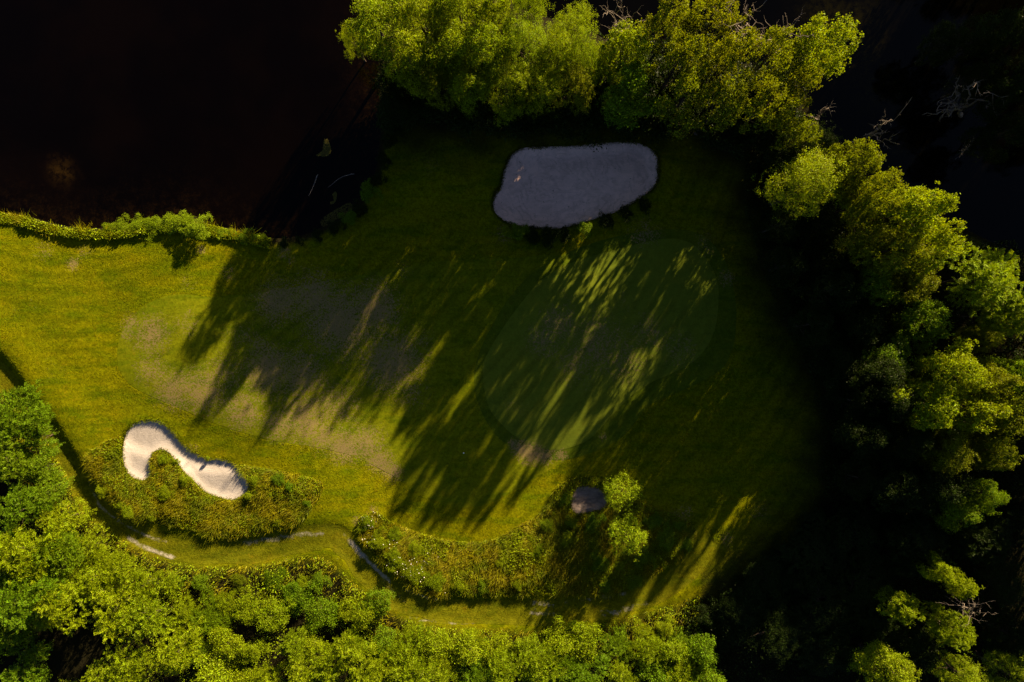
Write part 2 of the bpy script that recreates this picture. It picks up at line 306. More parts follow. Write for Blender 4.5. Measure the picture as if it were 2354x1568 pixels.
def dry_at(x, y):
    u = x / PXM + 1176.5; v = 784 - y / PXM; r = np.zeros(x.shape)
    for a, b, s, k in DRY: r = np.maximum(r, k * np.exp(-((u - a) ** 2 + (v - b) ** 2) / (1.5 * s * s)))
    return r
GRAV = [([(222, 1160), (262, 1195), (310, 1222), (352, 1240), (380, 1246)], 5, .9), ([(290, 1238), (340, 1264), (400, 1285)], 6, 1.0), ([(200, 1112), (228, 1160)], 6, .7), ([(400, 1285), (500, 1293), (600, 1287), (680, 1272)], 3, .6),
        ([(560, 1248), (640, 1237), (700, 1228), (740, 1226)], 9, .75), ([(806, 1240), (850, 1292), (895, 1335)], 6, .95), ([(790, 1225), (830, 1282)], 8, .7), ([(880, 1340), (930, 1385)], 9, .6), ([(920, 1350), (975, 1372), (1010, 1379)], 4, .9),
        ([(1100, 1386), (1150, 1389)], 4, .7), ([(1225, 1386), (1270, 1390)], 6, .9), ([(1220, 1410), (1280, 1412)], 6, .85), ([(1290, 1382), (1345, 1378), (1440, 1364)], 4, .85), ([(1380, 1408), (1430, 1400), (1490, 1388)], 5, .85), ([(940, 1420), (1050, 1434), (1200, 1438), (1340, 1428), (1450, 1405)], 4, .7), ([(960, 1425), (1040, 1432)], 4, .85), ([(690, 1262), (780, 1284), (832, 1330), (900, 1388), (950, 1420)], 4, .6), ([(500, 1293), (600, 1288), (690, 1264)], 3, .6), ([(262, 1195), (330, 1228), (420, 1252), (520, 1258), (640, 1245)], 5, .55), ([(880, 1330), (960, 1385), (1080, 1395), (1220, 1396), (1360, 1388), (1470, 1360)], 5, .5)]
GRAV = [(spline(pts(a), False, 3), 1.1 * w * PXM, k) for a, w, k in GRAV]
def grav_at(x, y):
    r = np.zeros(x.shape)
    for l, w, k in GRAV: r = np.maximum(r, k * np.exp(-(dist_line(l, x, y) / w) ** 2 * 0.7))
    return r
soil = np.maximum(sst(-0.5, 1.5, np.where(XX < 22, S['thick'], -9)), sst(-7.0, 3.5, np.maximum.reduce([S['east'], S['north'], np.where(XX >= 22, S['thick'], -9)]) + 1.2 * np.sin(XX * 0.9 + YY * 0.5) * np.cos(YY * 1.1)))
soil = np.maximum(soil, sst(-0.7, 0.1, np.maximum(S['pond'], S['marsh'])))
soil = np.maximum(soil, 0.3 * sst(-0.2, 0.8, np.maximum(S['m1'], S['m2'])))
DRYG = dry_at(XX, YY); GRAVG = grav_at(XX, YY)
ny, nx = XX.shape
HG = H - 0.2 * sst(0.1, 0.6, np.maximum.reduce([S['kid'], S['big'], S['small']])) - 0.12 * sst(0.1, 0.7, np.maximum(S['fair'], S['collar'])) - 0.06 * sst(1.3, 0.9, dpath)
V = np.stack([XX.ravel(), YY.ravel(), HG.ravel()], 1)
ii = np.arange(ny * nx).reshape(ny, nx)
F = np.stack([ii[:-1, :-1], ii[:-1, 1:], ii[1:, 1:], ii[1:, :-1]], -1).reshape(-1, 4)
x0, x1, y0, y1 = GX[0], GX[-1], GY[0], GY[-1]; B = 700
ring = [(-B, -B), (B, -B), (B, B), (-B, B), (x0, y0), (x1, y0), (x1, y1), (x0, y1)]
nb = len(V); V = np.vstack([V, [(a, b, 0.0) for a, b in ring]])
F = np.vstack([F, [(nb, nb + 1, nb + 5, nb + 4), (nb + 1, nb + 2, nb + 6, nb + 5), (nb + 2, nb + 3, nb + 7, nb + 6), (nb + 3, nb, nb + 4, nb + 7)]])
z8 = np.zeros(8)
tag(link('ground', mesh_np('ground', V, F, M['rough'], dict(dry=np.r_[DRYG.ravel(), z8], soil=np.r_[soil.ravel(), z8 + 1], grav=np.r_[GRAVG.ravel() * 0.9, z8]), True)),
    'rough mown lawn around the fairway, olive and golden, with dry tan spots', kind='structure')

def sheet(name, poly, off, mat, grid=0.45, z=None, extra=None):
    lo = poly.min(0); hi = poly.max(0)
    gx, gy = np.meshgrid(np.arange(lo[0], hi[0], grid), np.arange(lo[1], hi[1], grid))
    gx = gx.ravel(); gy = gy.ravel(); ok = sdf(poly, gx, gy) > grid * 0.4
    allp = np.vstack([poly, np.stack([gx[ok], gy[ok]], 1)])
    r = delaunay_2d_cdt([Vector(p) for p in allp], [], [list(range(len(poly)))], 1, 1e-5)
    v2 = np.array([tuple(p) for p in r[0]]); f = np.array([t for t in r[2] if len(t) == 3])
    a = v2[f[:, 1]] - v2[f[:, 0]]; b = v2[f[:, 2]] - v2[f[:, 0]]
    fl = a[:, 0] * b[:, 1] - a[:, 1] * b[:, 0] < 0; f[fl] = f[fl][:, ::-1]
    zz = hgt(v2[:, 0], v2[:, 1]) + off if z is None else np.full(len(v2), z)
    at = dict(dry=bil(DRYG, v2[:, 0], v2[:, 1]), grav=bil(GRAVG, v2[:, 0], v2[:, 1]))
    if extra: at.update(extra(v2[:, 0], v2[:, 1]))
    return link(name, mesh_np(name, np.c_[v2, zz], f, mat, at, True))
tag(sheet('fairway', FAIRWAY, 0.009, M['fairway']), 'close-mown fairway apron with tan dry patches left of the green', kind='structure')
tag(sheet('green_collar', COLLAR, 0.018, M['collar']), 'darker mown collar ringing the putting green', kind='structure')
tag(sheet('putting_green', GREEN, 0.028, M['green']), 'smooth bluish-green putting green striped with tree shadow', kind='structure')
# path as an outline round its centre line
tang = np.gradient(PATHC, axis=0); nrm = np.stack([-tang[:, 1], tang[:, 0]], 1); nrm /= np.linalg.norm(nrm, axis=1)[:, None]
hw = 1.45 + 0.12 * np.sin(np.arange(len(PATHC)) * 0.9)
PATHP = np.vstack([PATHC + nrm * hw[:, None], (PATHC - nrm * hw[:, None])[::-1]]); PATHP = PATHP + np.random.default_rng(4).normal(size=PATHP.shape) * 0.07
tag(sheet('path', PATHP, 0.014, M['path'], 0.35), 'mown track with worn pale gravel ruts curving round the rough mounds', kind='structure')
def sh_at(poly, w): return lambda x, y: dict(shallow=np.exp(-np.maximum(sdf(poly, x, y), 0) / w), alga=alga_at(x, y))
ALG = [(740, 330, 4, 0), (135, 390, 22, .6), (1960, 60, 60, 1), (2020, 200, 70, .9), (2060, 330, 60, .8), (1990, 130, 60, .9), (2310, 1200, 40, .6), (1900, 30, 50, .8)]
def alga_at(x, y):
    u = x / PXM + 1176.5; v = 784 - y / PXM; r = np.zeros(x.shape)
    for a, b, s, k in ALG: r = np.maximum(r, k * np.exp(-((u - a) ** 2 + (v - b) ** 2) / (s * s)))
    return r
tag(sheet('pond', POND, 0, M['pond'], 1.2, -0.47, sh_at(POND, 1.7)), 'dark brown still pond filling the upper left', kind='structure')
tag(sheet('marsh_water', MARSH, 0, M['marsh'], 1.5, -0.47, sh_at(MARSH, 1.5)), 'black marsh water behind the tree belts with dead trees standing in it', kind='structure')
tag(sheet('sand_bunker', KIDNEY, 0.015, M['sand'], 0.3), 'sunlit kidney-shaped bunker of pale pink sand in the left mound', 'sand bunker', 'sand bunkers')
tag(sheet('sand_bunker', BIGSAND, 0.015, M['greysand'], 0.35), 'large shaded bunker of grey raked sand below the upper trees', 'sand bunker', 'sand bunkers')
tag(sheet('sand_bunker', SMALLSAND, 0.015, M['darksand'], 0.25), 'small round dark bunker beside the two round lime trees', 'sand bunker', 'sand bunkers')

# ------------------------------------------------------------------ foliage builders
def unit(a): return a / np.maximum(np.linalg.norm(a, axis=-1, keepdims=True), 1e-9)
def rdir(r, n): return unit(r.normal(size=(n, 3)))
def leaves_mesh(name, C, N, size, r, mat, aspect=0.62, D=None):
    """one kite-shaped folded leaf per row of C, facing N"""
    n = len(C); size = np.broadcast_to(size, (n,))
    D = rdir(r, n) if D is None else D
    D = unit(D - N * (D * N).sum(1, keepdims=True)); Sd = np.cross(N, D)
    s = size[:, None]
    v = np.stack([C - D * s * 0.5, C + Sd * s * aspect * 0.5 + D * s * 0.05 + N * s * 0.10, C + D * s * 0.5, C - Sd * s * aspect * 0.5 + D * s * 0.05 + N * s * 0.10], 1).reshape(-1, 3)
    return mesh_np(name, v, np.arange(4 * n).reshape(-1, 4), mat)
def tube(segs, sides=5):
    """segs: list of (polyline Nx3, radii N) -> verts, quads"""
    VV = []; FF = []; o = 0
    ang = np.arange(sides) * 2 * math.pi / sides
    for p, rad in segs:
        p = np.asarray(p, float); tg = unit(np.gradient(p, axis=0)); ref = np.array([0.13, 0.27, 0.95]) if abs(tg[0][2]) < 0.9 else np.array([1.0, 0.1, 0])
        u = unit(np.cross(tg, ref)); w = np.cross(tg, u)
        ringv = p[:, None] + (u[:, None] * np.cos(ang)[None, :, None] + w[:, None] * np.sin(ang)[None, :, None]) * np.asarray(rad)[:, None, None]
        VV.append(ringv.reshape(-1, 3)); m = len(p)
        q = o + np.arange(m * sides).reshape(m, sides)
        FF.append(np.stack([q[:-1], np.roll(q[:-1], -1, 1), np.roll(q[1:], -1, 1), q[1:]], -1).reshape(-1, 4)); o += m * sides
    return np.vstack(VV), np.vstack(FF)
def crown_pts(r, R, HH, cz, nl, nc, lobe=(0.30, 0.46), low=-0.55, uneven=0.22, twig=0.10, gap=0.2):
    """clusters of twigs over the lobes of an uneven crown: positions and outward directions"""
    d = rdir(r, nl * 5); d = d[d[:, 2] > low][:nl]; d[0] = (0.05, 0.05, 0.99)
    ang = np.arctan2(d[:, 1], d[:, 0]); q = r.uniform(0, 6.283, 3)
    out = 1 + uneven * (np.sin(2 * ang + q[0]) * 0.5 + np.sin(3 * ang + q[1]) * 0.6 + np.sin(5 * ang + q[2]) * 0.4) * np.sqrt(1 - d[:, 2] ** 2)
    c = d * np.array([R, R, HH]) * r.uniform(0.40, 0.80, (len(d), 1)); c[:, :2] *= out[:, None]
    rad = R * r.uniform(*lobe, len(d)); el = r.uniform(0.75, 1.3, (len(d), 3))
    CP = []; CD = []
    for i in range(len(d)):
        k = int(nc * (rad[i] / (0.38 * R)) ** 2)
        dd = unit(rdir(r, k) + 0.35 * d[i] + np.array([0, 0, 0.15])); p = c[i] + dd * el[i] * rad[i] * (r.uniform(0.62, 1.0, (k, 1)) + r.exponential(twig, (k, 1)) * 2.2)
        dist = np.linalg.norm(p[:, None] - c[None], axis=2) / rad[None]; dist[:, i] = 9
        f = np.sin(p[:, 0] * 9 / R + q[0] * 3 + i) * np.sin(p[:, 1] * 10 / R + q[1] * 3) * np.sin(p[:, 2] * 8 / R + q[2])
        ok = (dist.min(1) > 0.62) & (r.uniform(0, 1, k) > gap * (1 + 2.0 * f)); CP.append(p[ok]); CD.append(dd[ok])
    CP = np.vstack(CP); CD = np.vstack(CD); CP[:, 2] += cz
    return CP, CD, c + np.array([0, 0, cz]), rad
def scatter_clusters(r, CP, CD, k, sig, leaf, mat, name, up=0.15, rnd=1.0):
    n = len(CP) * k; c = np.repeat(CP, k, 0); d = np.repeat(CD, k, 0)
    off = r.normal(size=(n, 3)) * sig * np.repeat(r.uniform(0.6, 1.4, (len(CP), 1)), k, 0); off -= d * (off * d).sum(1, keepdims=True) * 0.45
    N = unit(d * 0.45 + np.array([0, 0, up]) + r.normal(size=(n, 3)) * rnd)
    return leaves_mesh(name, c + off, N, leaf * r.uniform(0.65, 1.35, n), r, mat)
def fronds(r, CP, CD, k, length, leaf, mat, name, pairs=7):
    """feathery compound leaves: pairs of leaflets along drooping stalks"""
    n = len(CP) * k; c = np.repeat(CP, k, 0); d = unit(np.repeat(CD, k, 0) * 0.9 + r.normal(size=(n, 3)) * 0.6); L = length * r.uniform(0.6, 1.3, n)
    tt = np.linspace(0.12, 1, pairs)
    side = unit(np.cross(d, np.array([0.02, 0.03, 1.0])))
    p = c[:, None] + d[:, None] * (tt[None, :, None] * L[:, None, None]); p[..., 2] -= 0.32 * L[:, None] * tt[None] ** 2
    C = []; N = []; D = []
    for s in (-1, 1):
        q = p + side[:, None] * (s * leaf * 0.45); C.append(q.reshape(-1, 3))
        D.append(np.repeat(unit(side * s + d * 0.5)[:, None], pairs, 1).reshape(-1, 3))
        up_ = unit(np.cross(side, d) * 1.0 + side * s * -0.25 + 0.15 * r.normal(size=(n, 3))); up_ = np.where(up_[:, 2:3] < 0, -up_, up_)
        N.append(np.repeat(up_[:, None], pairs, 1).reshape(-1, 3) + r.normal(size=(n * pairs, 3)) * 0.25)
    C = np.vstack(C); return leaves_mesh(name, C, unit(np.vstack(N)), leaf * r.uniform(0.8, 1.2, len(C)), r, mat, 0.55, np.vstack(D))
def wob(r, a, b, n, amp):
    t = np.linspace(0, 1, n)[:, None]; p = np.asarray(a) * (1 - t) + np.asarray(b) * t
    w = r.normal(size=(n, 3)) * amp; w[0] = 0; w[-1] *= 0.3; return p + w
def trunk_mesh(r, ht, rad, lobes, mat):
    top = ht * 0.62
    tp = wob(r, (0, 0, -0.15), (0, 0, top), 6, 0.12); rr = np.linspace(rad * 1.15, rad * 0.55, 6); rr[0] *= 1.4
    segs = [(tp, rr)]
    for c in lobes:
        k = r.integers(2, 6); a = tp[k]
        if c[2] < a[2] + 0.2: a = tp[max(1, k - 2)]
        segs.append((wob(r, a, c, 5, 0.14), np.linspace(rad * 0.42, rad * 0.10, 5)))
    V, F = tube(segs, 6); return mesh_np('trunk', V, F, mat, None, True)

PROTO = {}
def proto(kind, seed, mat):
    key = (kind, seed, mat)
    if key in PROTO: return PROTO[key]
    r = np.random.default_rng(hash((kind, seed)) % 1 + seed * 131 + sum(map(ord, kind)))
    m = M['leaf_' + mat]
    if kind == 'oak':
        CP, CD, lc, lr = crown_pts(r, 4.0, 5.0, 7.0, 32, 84, (0.16, 0.31), -0.9); cm = scatter_clusters(r, CP, CD, 24, 0.21, 0.22, m, 'crown')
    elif kind == 'broad':
        CP, CD, lc, lr = crown_pts(r, 4.0, 5.2, 6.8, 28, 80, (0.18, 0.33), -0.9); cm = scatter_clusters(r, CP, CD, 24, 0.25, 0.20, m, 'crown')
    elif kind == 'open':
        CP, CD, lc, lr = crown_pts(r, 4.0, 5.0, 7.0, 20, 84, (0.14, 0.27), -0.6, 0.35, 0.12, 0.3); cm = scatter_clusters(r, CP, CD, 24, 0.20, 0.22, m, 'crown')
    elif kind == 'birch':
        CP, CD, lc, lr = crown_pts(r, 4.0, 5.3, 6.7, 22, 84, (0.20, 0.35), -0.9, 0.2, 0.16); cm = scatter_clusters(r, CP, CD, 30, 0.22, 0.15, m, 'crown', 0.2, 0.65)
    elif kind == 'robinia':
        CP, CD, lc, lr = crown_pts(r, 4.0, 4.6, 7.2, 28, 62, (0.16, 0.32), -0.9, 0.3); cm = fronds(r, CP, CD, 4, 0.70, 0.19, m, 'crown')
    elif kind == 'sapling':      # R 2, height 4.2
        CP, CD, lc, lr = crown_pts(r, 2.0, 1.8, 2.3, 20, 44, (0.16, 0.34), -0.7, 0.5, 0.16, 0.3); cm = fronds(r, CP, CD, 4, 0.50, 0.12, m, 'crown', 6)
    elif kind == 'bush':         # R 2, height 3.2
        CP, CD, lc, lr = crown_pts(r, 2.0, 1.5, 1.6, 22, 62, (0.14, 0.34), -0.5, 0.5, 0.12, 0.25); cm = scatter_clusters(r, CP, CD, 20, 0.18, 0.135, m, 'crown', 0.35)
    elif kind == 'round':        # small garden tree, R 2, height 4.6
        CP, CD, lc, lr = crown_pts(r, 2.0, 1.9, 2.8, 26, 46, (0.20, 0.30), -0.4, 0.05, 0.10, 0.10); CP = CP + CD * r.exponential(0.10, (len(CP), 1)); cm = scatter_clusters(r, CP, CD, 18, 0.15, 0.13, m, 'crown')
    H0 = {'oak': 12.0, 'open': 12.0, 'broad': 12.0, 'birch': 12.0, 'robinia': 12.0, 'sapling': 4.2, 'bush': 3.2, 'round': 4.6}[kind]
    R0 = 4.0 if H0 > 6 else 2.0
    tm = trunk_mesh(r, H0, 0.24 if H0 > 6 else 0.07, lc[: 8], M['bark'])
    PROTO[key] = (cm, tm, H0, R0); return PROTO[key]
NV = dict(oak=4, open=4, broad=4, birch=3, robinia=3, sapling=6, bush=7, round=2)
CNT = [0]
def plant(name, label, cat, group, kind, mat, u, v, rp, ht, seed=None, apparent=True):
    """a tree or shrub whose crown is placed from image pixel u, v"""
    CNT[0] += 1; rr = random.Random(CNT[0] * 17 + 3)
    s = seed if seed is not None else rr.randrange(NV[kind])
    cm, tm, H0, R0 = proto(kind, s, mat)
    hc = ht * (0.64 if H0 > 4 else 0.55)
    x, y = PA(u, v, hc) if apparent else P(u, v)
    sc = rp * PXM * (1 - hc / CAM_H) / R0 / 0.98
    z = float(hgt(x, y))
    z = max(z, -0.75)
    o = link(name, None, None, (x, y, z), rr.uniform(0, 6.283)); o.empty_display_size = 0.3
    o.scale = (sc * rr.uniform(0.93, 1.07), sc * rr.uniform(0.93, 1.07), ht / H0)
    link('crown', cm, o); link('trunk', tm, o)
    return tag(o, label, cat, group)
ORD = 'first second third fourth fifth sixth seventh eighth ninth tenth eleventh twelfth thirteenth fourteenth fifteenth sixteenth seventeenth eighteenth nineteenth twentieth'.split()
def row(name, cat, group, template, entries):
    """entries in order along the row: (kind, mat, u, v, r, height)"""
    for i, e in enumerate(entries):
        w = ORD[i] if i < len(entries) - 1 else 'last'
        plant(name, template.format(o=w), cat, group, *e)

# ------------------------------------------------------------------ trees: upper belt
Y_, O_, D_, G_, L_ = 'yellow', 'olive', 'dark', 'mid', 'lime'
UB = 'trees of the belt above the large bunker'
plant('broadleaf_tree', 'bright yellow-green tree on the pond corner, leftmost of the upper tree belt', 'tree', UB, 'broad', Y_, 868, 58, 70, 13)
plant('birch_tree', 'small pale birch leaning out over the pond from the upper belt', 'tree', UB, 'birch', Y_, 812, 88, 28, 9)
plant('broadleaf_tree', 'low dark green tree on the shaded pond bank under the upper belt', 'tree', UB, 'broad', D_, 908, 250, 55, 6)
row('broadleaf_tree', 'tree', UB, 'lit broadleaf tree, {o} from the left in the back row of the upper belt', [
    ('broad', Y_, 965, 45, 62, 13), ('broad', Y_, 1055, 35, 64, 13.5), ('broad', Y_, 1132, 40, 58, 13.5), ('birch', Y_, 1218, 18, 40, 12), ('birch', Y_, 1312, 62, 50, 12), ('open', O_, 1545, 40, 72, 16.8), ('open', O_, 1640, 45, 66, 16.8)])
row('broadleaf_tree', 'tree', UB, 'golden-green broadleaf tree, {o} from the left in the middle row of the upper belt', [
    ('broad', Y_, 940, 135, 66, 13), ('broad', Y_, 1040, 122, 70, 13), ('broad', Y_, 1125, 118, 65, 13.5), ('birch', Y_, 1205, 112, 65, 13), ('birch', Y_, 1285, 135, 58, 12.5), ('birch', Y_, 1352, 135, 52, 13), ('oak', Y_, 1432, 120, 68, 13.5), ('open', O_, 1560, 140, 66, 17.4), ('open', O_, 1665, 140, 68, 17.9), ('open', O_, 1765, 130, 62, 16.8)])
row('broadleaf_tree', 'tree', UB, 'tree with shaded underside, {o} from the left in the front row of the upper belt', [
    ('broad', O_, 1000, 200, 52, 11), ('broad', Y_, 1075, 205, 58, 11.5), ('birch', Y_, 1165, 205, 58, 12), ('birch', Y_, 1245, 205, 55, 11.5), ('birch', O_, 1325, 205, 52, 11.5), ('oak', G_, 1440, 215, 66, 12.5), ('open', O_, 1575, 220, 68, 16.2), ('open', O_, 1665, 232, 72, 16.8), ('open', O_, 1755, 245, 70, 16.8)])
row('added_shade_shrub', 'shrub', 'unseen understory added deep inside the upper belt to block light', 'unseen shrub added to block light under the upper belt, marsh side, {o} from the left', [
    ('bush', D_, u, v, 76, 5) for u, v in [(950, 170), (1020, 165), (1090, 168), (1160, 165), (1230, 170), (1300, 168), (1370, 172), (1440, 180), (1510, 188), (1580, 195), (1650, 198), (1720, 205), (1790, 225)]])  # hidden row added to stop sun leaking under the belt crowns
row('added_shade_shrub', 'shrub', 'understory added below the upper belt to block light', 'dark shrub added to block low light below the upper belt, {o} from the left', [
    ('bush', D_, u, v, 72, h) for u, v, h in [(925, 225, 4), (980, 245, 4.5), (1035, 232, 5), (1090, 240, 5), (1145, 236, 5), (1200, 242, 5), (1255, 236, 5), (1310, 246, 5), (1365, 240, 5), (1420, 250, 5), (1475, 242, 5), (1530, 250, 5), (1585, 256, 5), (1640, 262, 5), (1695, 270, 5), (1750, 280, 5), (1800, 292, 4.5)]])  # second row added as a light block beneath the front crowns
plant('understory_tree', 'dark tree added to block light in the gap between upper and right belts', 'tree', UB, 'birch', D_, 1876, 335, 46, 9, 2)  # added tree, holds back low sun between the two belts
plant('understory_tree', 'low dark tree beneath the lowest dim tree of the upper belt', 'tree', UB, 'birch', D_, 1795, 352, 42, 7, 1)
plant('oak_tree', 'glossy bright oak jutting toward the marsh, rightmost of the upper belt', 'tree', UB, 'oak', Y_, 1885, 110, 76, 15, 1)
plant('oak_tree', 'olive oak tucked below the glossy rightmost oak of the upper belt', 'tree', UB, 'open', O_, 1828, 210, 56, 15, 2)
plant('birch_tree', 'dim small-leaved tree hanging lowest at the right end of the upper belt', 'tree', UB, 'open', O_, 1820, 312, 50, 12, 0)

# ------------------------------------------------------------------ trees: right-hand belt
RB = 'trees of the belt along the right side'
plant('birch_tree', 'rounded fine-leaved birch at the upper end of the right-hand belt', 'tree', RB, 'birch', Y_, 1845, 430, 82, 14, 1)
plant('oak_tree', 'clumpy olive oak standing just above the rounded birch of the right belt', 'tree', RB, 'oak', O_, 1958, 365, 56, 15, 0)
plant('robinia_tree', 'brightest lime-green tree of the right belt, spreading feathery boughs at the frame edge', 'tree', RB, 'robinia', L_, 2255, 640, 76, 12, 0)
plant('robinia_tree', 'lime-green feathery tree just below the brightest lime tree on the right', 'tree', RB, 'robinia', L_, 2310, 725, 58, 11, 1)
row('broadleaf_tree', 'tree', RB, 'olive-gold tree, {o} from the top along the marsh edge of the right belt', [
    ('oak', O_, 2008, 455, 58, 16.8), ('oak', Y_, 2092, 482, 70, 16.8), ('oak', Y_, 2133, 560, 62, 15), ('oak', O_, 2045, 575, 64, 15.7), ('birch', O_, 1985, 555, 52, 11), ('oak', O_, 2092, 650, 62, 8.5), ('birch', G_, 2010, 650, 50, 9), ('oak', G_, 2124, 745, 56, 9), ('birch', O_, 2245, 778, 32, 9)])
row('broadleaf_tree', 'tree', RB, 'golden clumpy tree, {o} from the top in the lower half of the right belt', [
    ('oak', Y_, 2185, 852, 60, 13), ('oak', O_, 2255, 870, 55, 12), ('oak', G_, 2335, 860, 48, 12), ('oak', Y_, 2130, 928, 66, 13), ('oak', Y_, 2222, 935, 66, 13), ('oak', O_, 2322, 950, 62, 13), ('birch', D_, 2085, 1015, 56, 9), ('birch', O_, 2170, 1035, 62, 10.5), ('oak', O_, 2280, 1040, 48, 11)])
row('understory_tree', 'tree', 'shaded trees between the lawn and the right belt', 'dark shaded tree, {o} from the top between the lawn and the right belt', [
    ('birch', D_, 1795, 515, 40, 9), ('broad', D_, 1810, 610, 45, 8), ('broad', D_, 1915, 665, 55, 10), ('broad', D_, 1870, 745, 50, 8), ('broad', D_, 1985, 750, 60, 7), ('broad', D_, 1930, 830, 55, 5.5), ('broad', G_, 2040, 830, 60, 7), ('broad', D_, 1960, 920, 52, 6), ('broad', D_, 2019, 864, 55, 9.5), ('broad', D_, 2040, 925, 55, 10), ('broad', D_, 1985, 1005, 50, 9), ('broad', D_, 1975, 1100, 45, 7), ('broad', D_, 2060, 1120, 60, 9), ('broad', D_, 2150, 1130, 60, 10), ('broad', G_, 2195, 1170, 50, 9), ('broad', G_, 2255, 1135, 42, 10)])  # one tree here is added to block sun right of the lit lawn strip
row('added_shade_shrub', 'shrub', 'understory added inside the right belt to block light', 'dark shrub added to block sun streaks inside the right belt, {o} from the top', [
    ('bush', D_, u, v, 62, h) for u, v, h in [(1800, 400, 4), (1850, 470, 5), (1890, 530, 5), (1930, 590, 5), (1965, 650, 5), (1900, 610, 5), (1945, 700, 5), (1990, 720, 5), (2010, 790, 5), (1900, 790, 4.5), (1960, 860, 5), (2030, 870, 5), (1995, 950, 5), (2060, 980, 5), (2120, 1000, 5), (2030, 1060, 5), (2110, 1080, 5), (2200, 1100, 5)]])  # shrubs added to close off sun streaks across the right lawn
BR = 'scattered trees in the dark lower right wood'
plant('sapling_tree', 'lit tree of the lower right wood nearest under the right belt', 'tree', BR, 'oak', Y_, 2150, 1308, 34, 9.5)
plant('sapling_tree', 'lit feathery tree just above the bare twiggy shrub in the lower right wood', 'tree', BR, 'robinia', Y_, 2205, 1345, 34, 9.5)
plant('sapling_tree', 'half-lit tree alone left of the bare twiggy shrub, lower right wood', 'tree', BR, 'oak', Y_, 2068, 1395, 38, 9)
plant('sapling_tree', 'lit feathery tree directly beneath the bare twiggy shrub, lower right wood', 'tree', BR, 'robinia', Y_, 2190, 1447, 42, 9.5)
plant('sapling_tree', 'lit yellowish tree cut by the bottom edge under the half-lit lone tree', 'tree', BR, 'broad', Y_, 2040, 1535, 58, 9)
plant('sapling_tree', 'lit tree at the bottom edge, next left of the bright corner tree', 'tree', BR, 'birch', Y_, 2200, 1545, 46, 9)
plant('sapling_tree', 'bright yellow tree in the bottom right corner', 'tree', BR, 'birch', Y_, 2322, 1552, 52, 9)
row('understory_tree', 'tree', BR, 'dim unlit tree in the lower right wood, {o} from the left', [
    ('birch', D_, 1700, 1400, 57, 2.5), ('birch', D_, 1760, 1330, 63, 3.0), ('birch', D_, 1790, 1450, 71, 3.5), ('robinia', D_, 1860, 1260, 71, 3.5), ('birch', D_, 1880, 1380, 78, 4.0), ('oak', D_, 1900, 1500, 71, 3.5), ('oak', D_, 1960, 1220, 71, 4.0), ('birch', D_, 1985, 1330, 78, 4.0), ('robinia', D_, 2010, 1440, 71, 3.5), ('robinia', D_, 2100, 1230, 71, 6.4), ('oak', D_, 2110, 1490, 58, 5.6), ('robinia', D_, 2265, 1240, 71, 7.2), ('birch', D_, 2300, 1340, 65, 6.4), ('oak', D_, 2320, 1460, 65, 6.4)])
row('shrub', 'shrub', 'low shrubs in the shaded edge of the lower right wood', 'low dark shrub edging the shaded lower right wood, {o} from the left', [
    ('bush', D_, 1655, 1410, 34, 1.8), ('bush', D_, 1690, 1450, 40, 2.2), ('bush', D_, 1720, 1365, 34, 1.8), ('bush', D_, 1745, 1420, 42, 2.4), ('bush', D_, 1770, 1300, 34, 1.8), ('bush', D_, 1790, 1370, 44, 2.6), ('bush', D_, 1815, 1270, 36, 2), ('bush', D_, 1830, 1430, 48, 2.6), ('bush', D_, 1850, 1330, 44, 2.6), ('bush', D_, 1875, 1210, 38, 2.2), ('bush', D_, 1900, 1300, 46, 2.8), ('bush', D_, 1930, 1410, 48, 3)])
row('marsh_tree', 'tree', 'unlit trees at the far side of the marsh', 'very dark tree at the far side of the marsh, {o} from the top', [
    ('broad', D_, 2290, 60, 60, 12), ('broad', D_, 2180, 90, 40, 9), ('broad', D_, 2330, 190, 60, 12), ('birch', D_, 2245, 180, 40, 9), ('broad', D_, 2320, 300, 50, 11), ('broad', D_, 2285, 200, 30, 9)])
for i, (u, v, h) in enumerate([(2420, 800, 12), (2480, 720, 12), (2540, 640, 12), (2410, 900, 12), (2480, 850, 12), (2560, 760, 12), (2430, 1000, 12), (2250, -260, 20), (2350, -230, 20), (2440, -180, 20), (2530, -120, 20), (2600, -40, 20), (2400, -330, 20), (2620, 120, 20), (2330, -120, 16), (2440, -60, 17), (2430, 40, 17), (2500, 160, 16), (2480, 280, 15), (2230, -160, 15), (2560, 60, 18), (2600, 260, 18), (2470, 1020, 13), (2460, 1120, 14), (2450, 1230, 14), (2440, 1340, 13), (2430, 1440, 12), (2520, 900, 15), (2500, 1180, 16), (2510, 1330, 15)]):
    plant('offframe_shade_tree', 'unseen broadleaf tree added past the right side to cast shade', 'tree', 'unseen trees added past the right side for shade', 'broad', O_, u, v, 80, h, apparent=False)  # out-of-frame trees, added only to throw shade into view

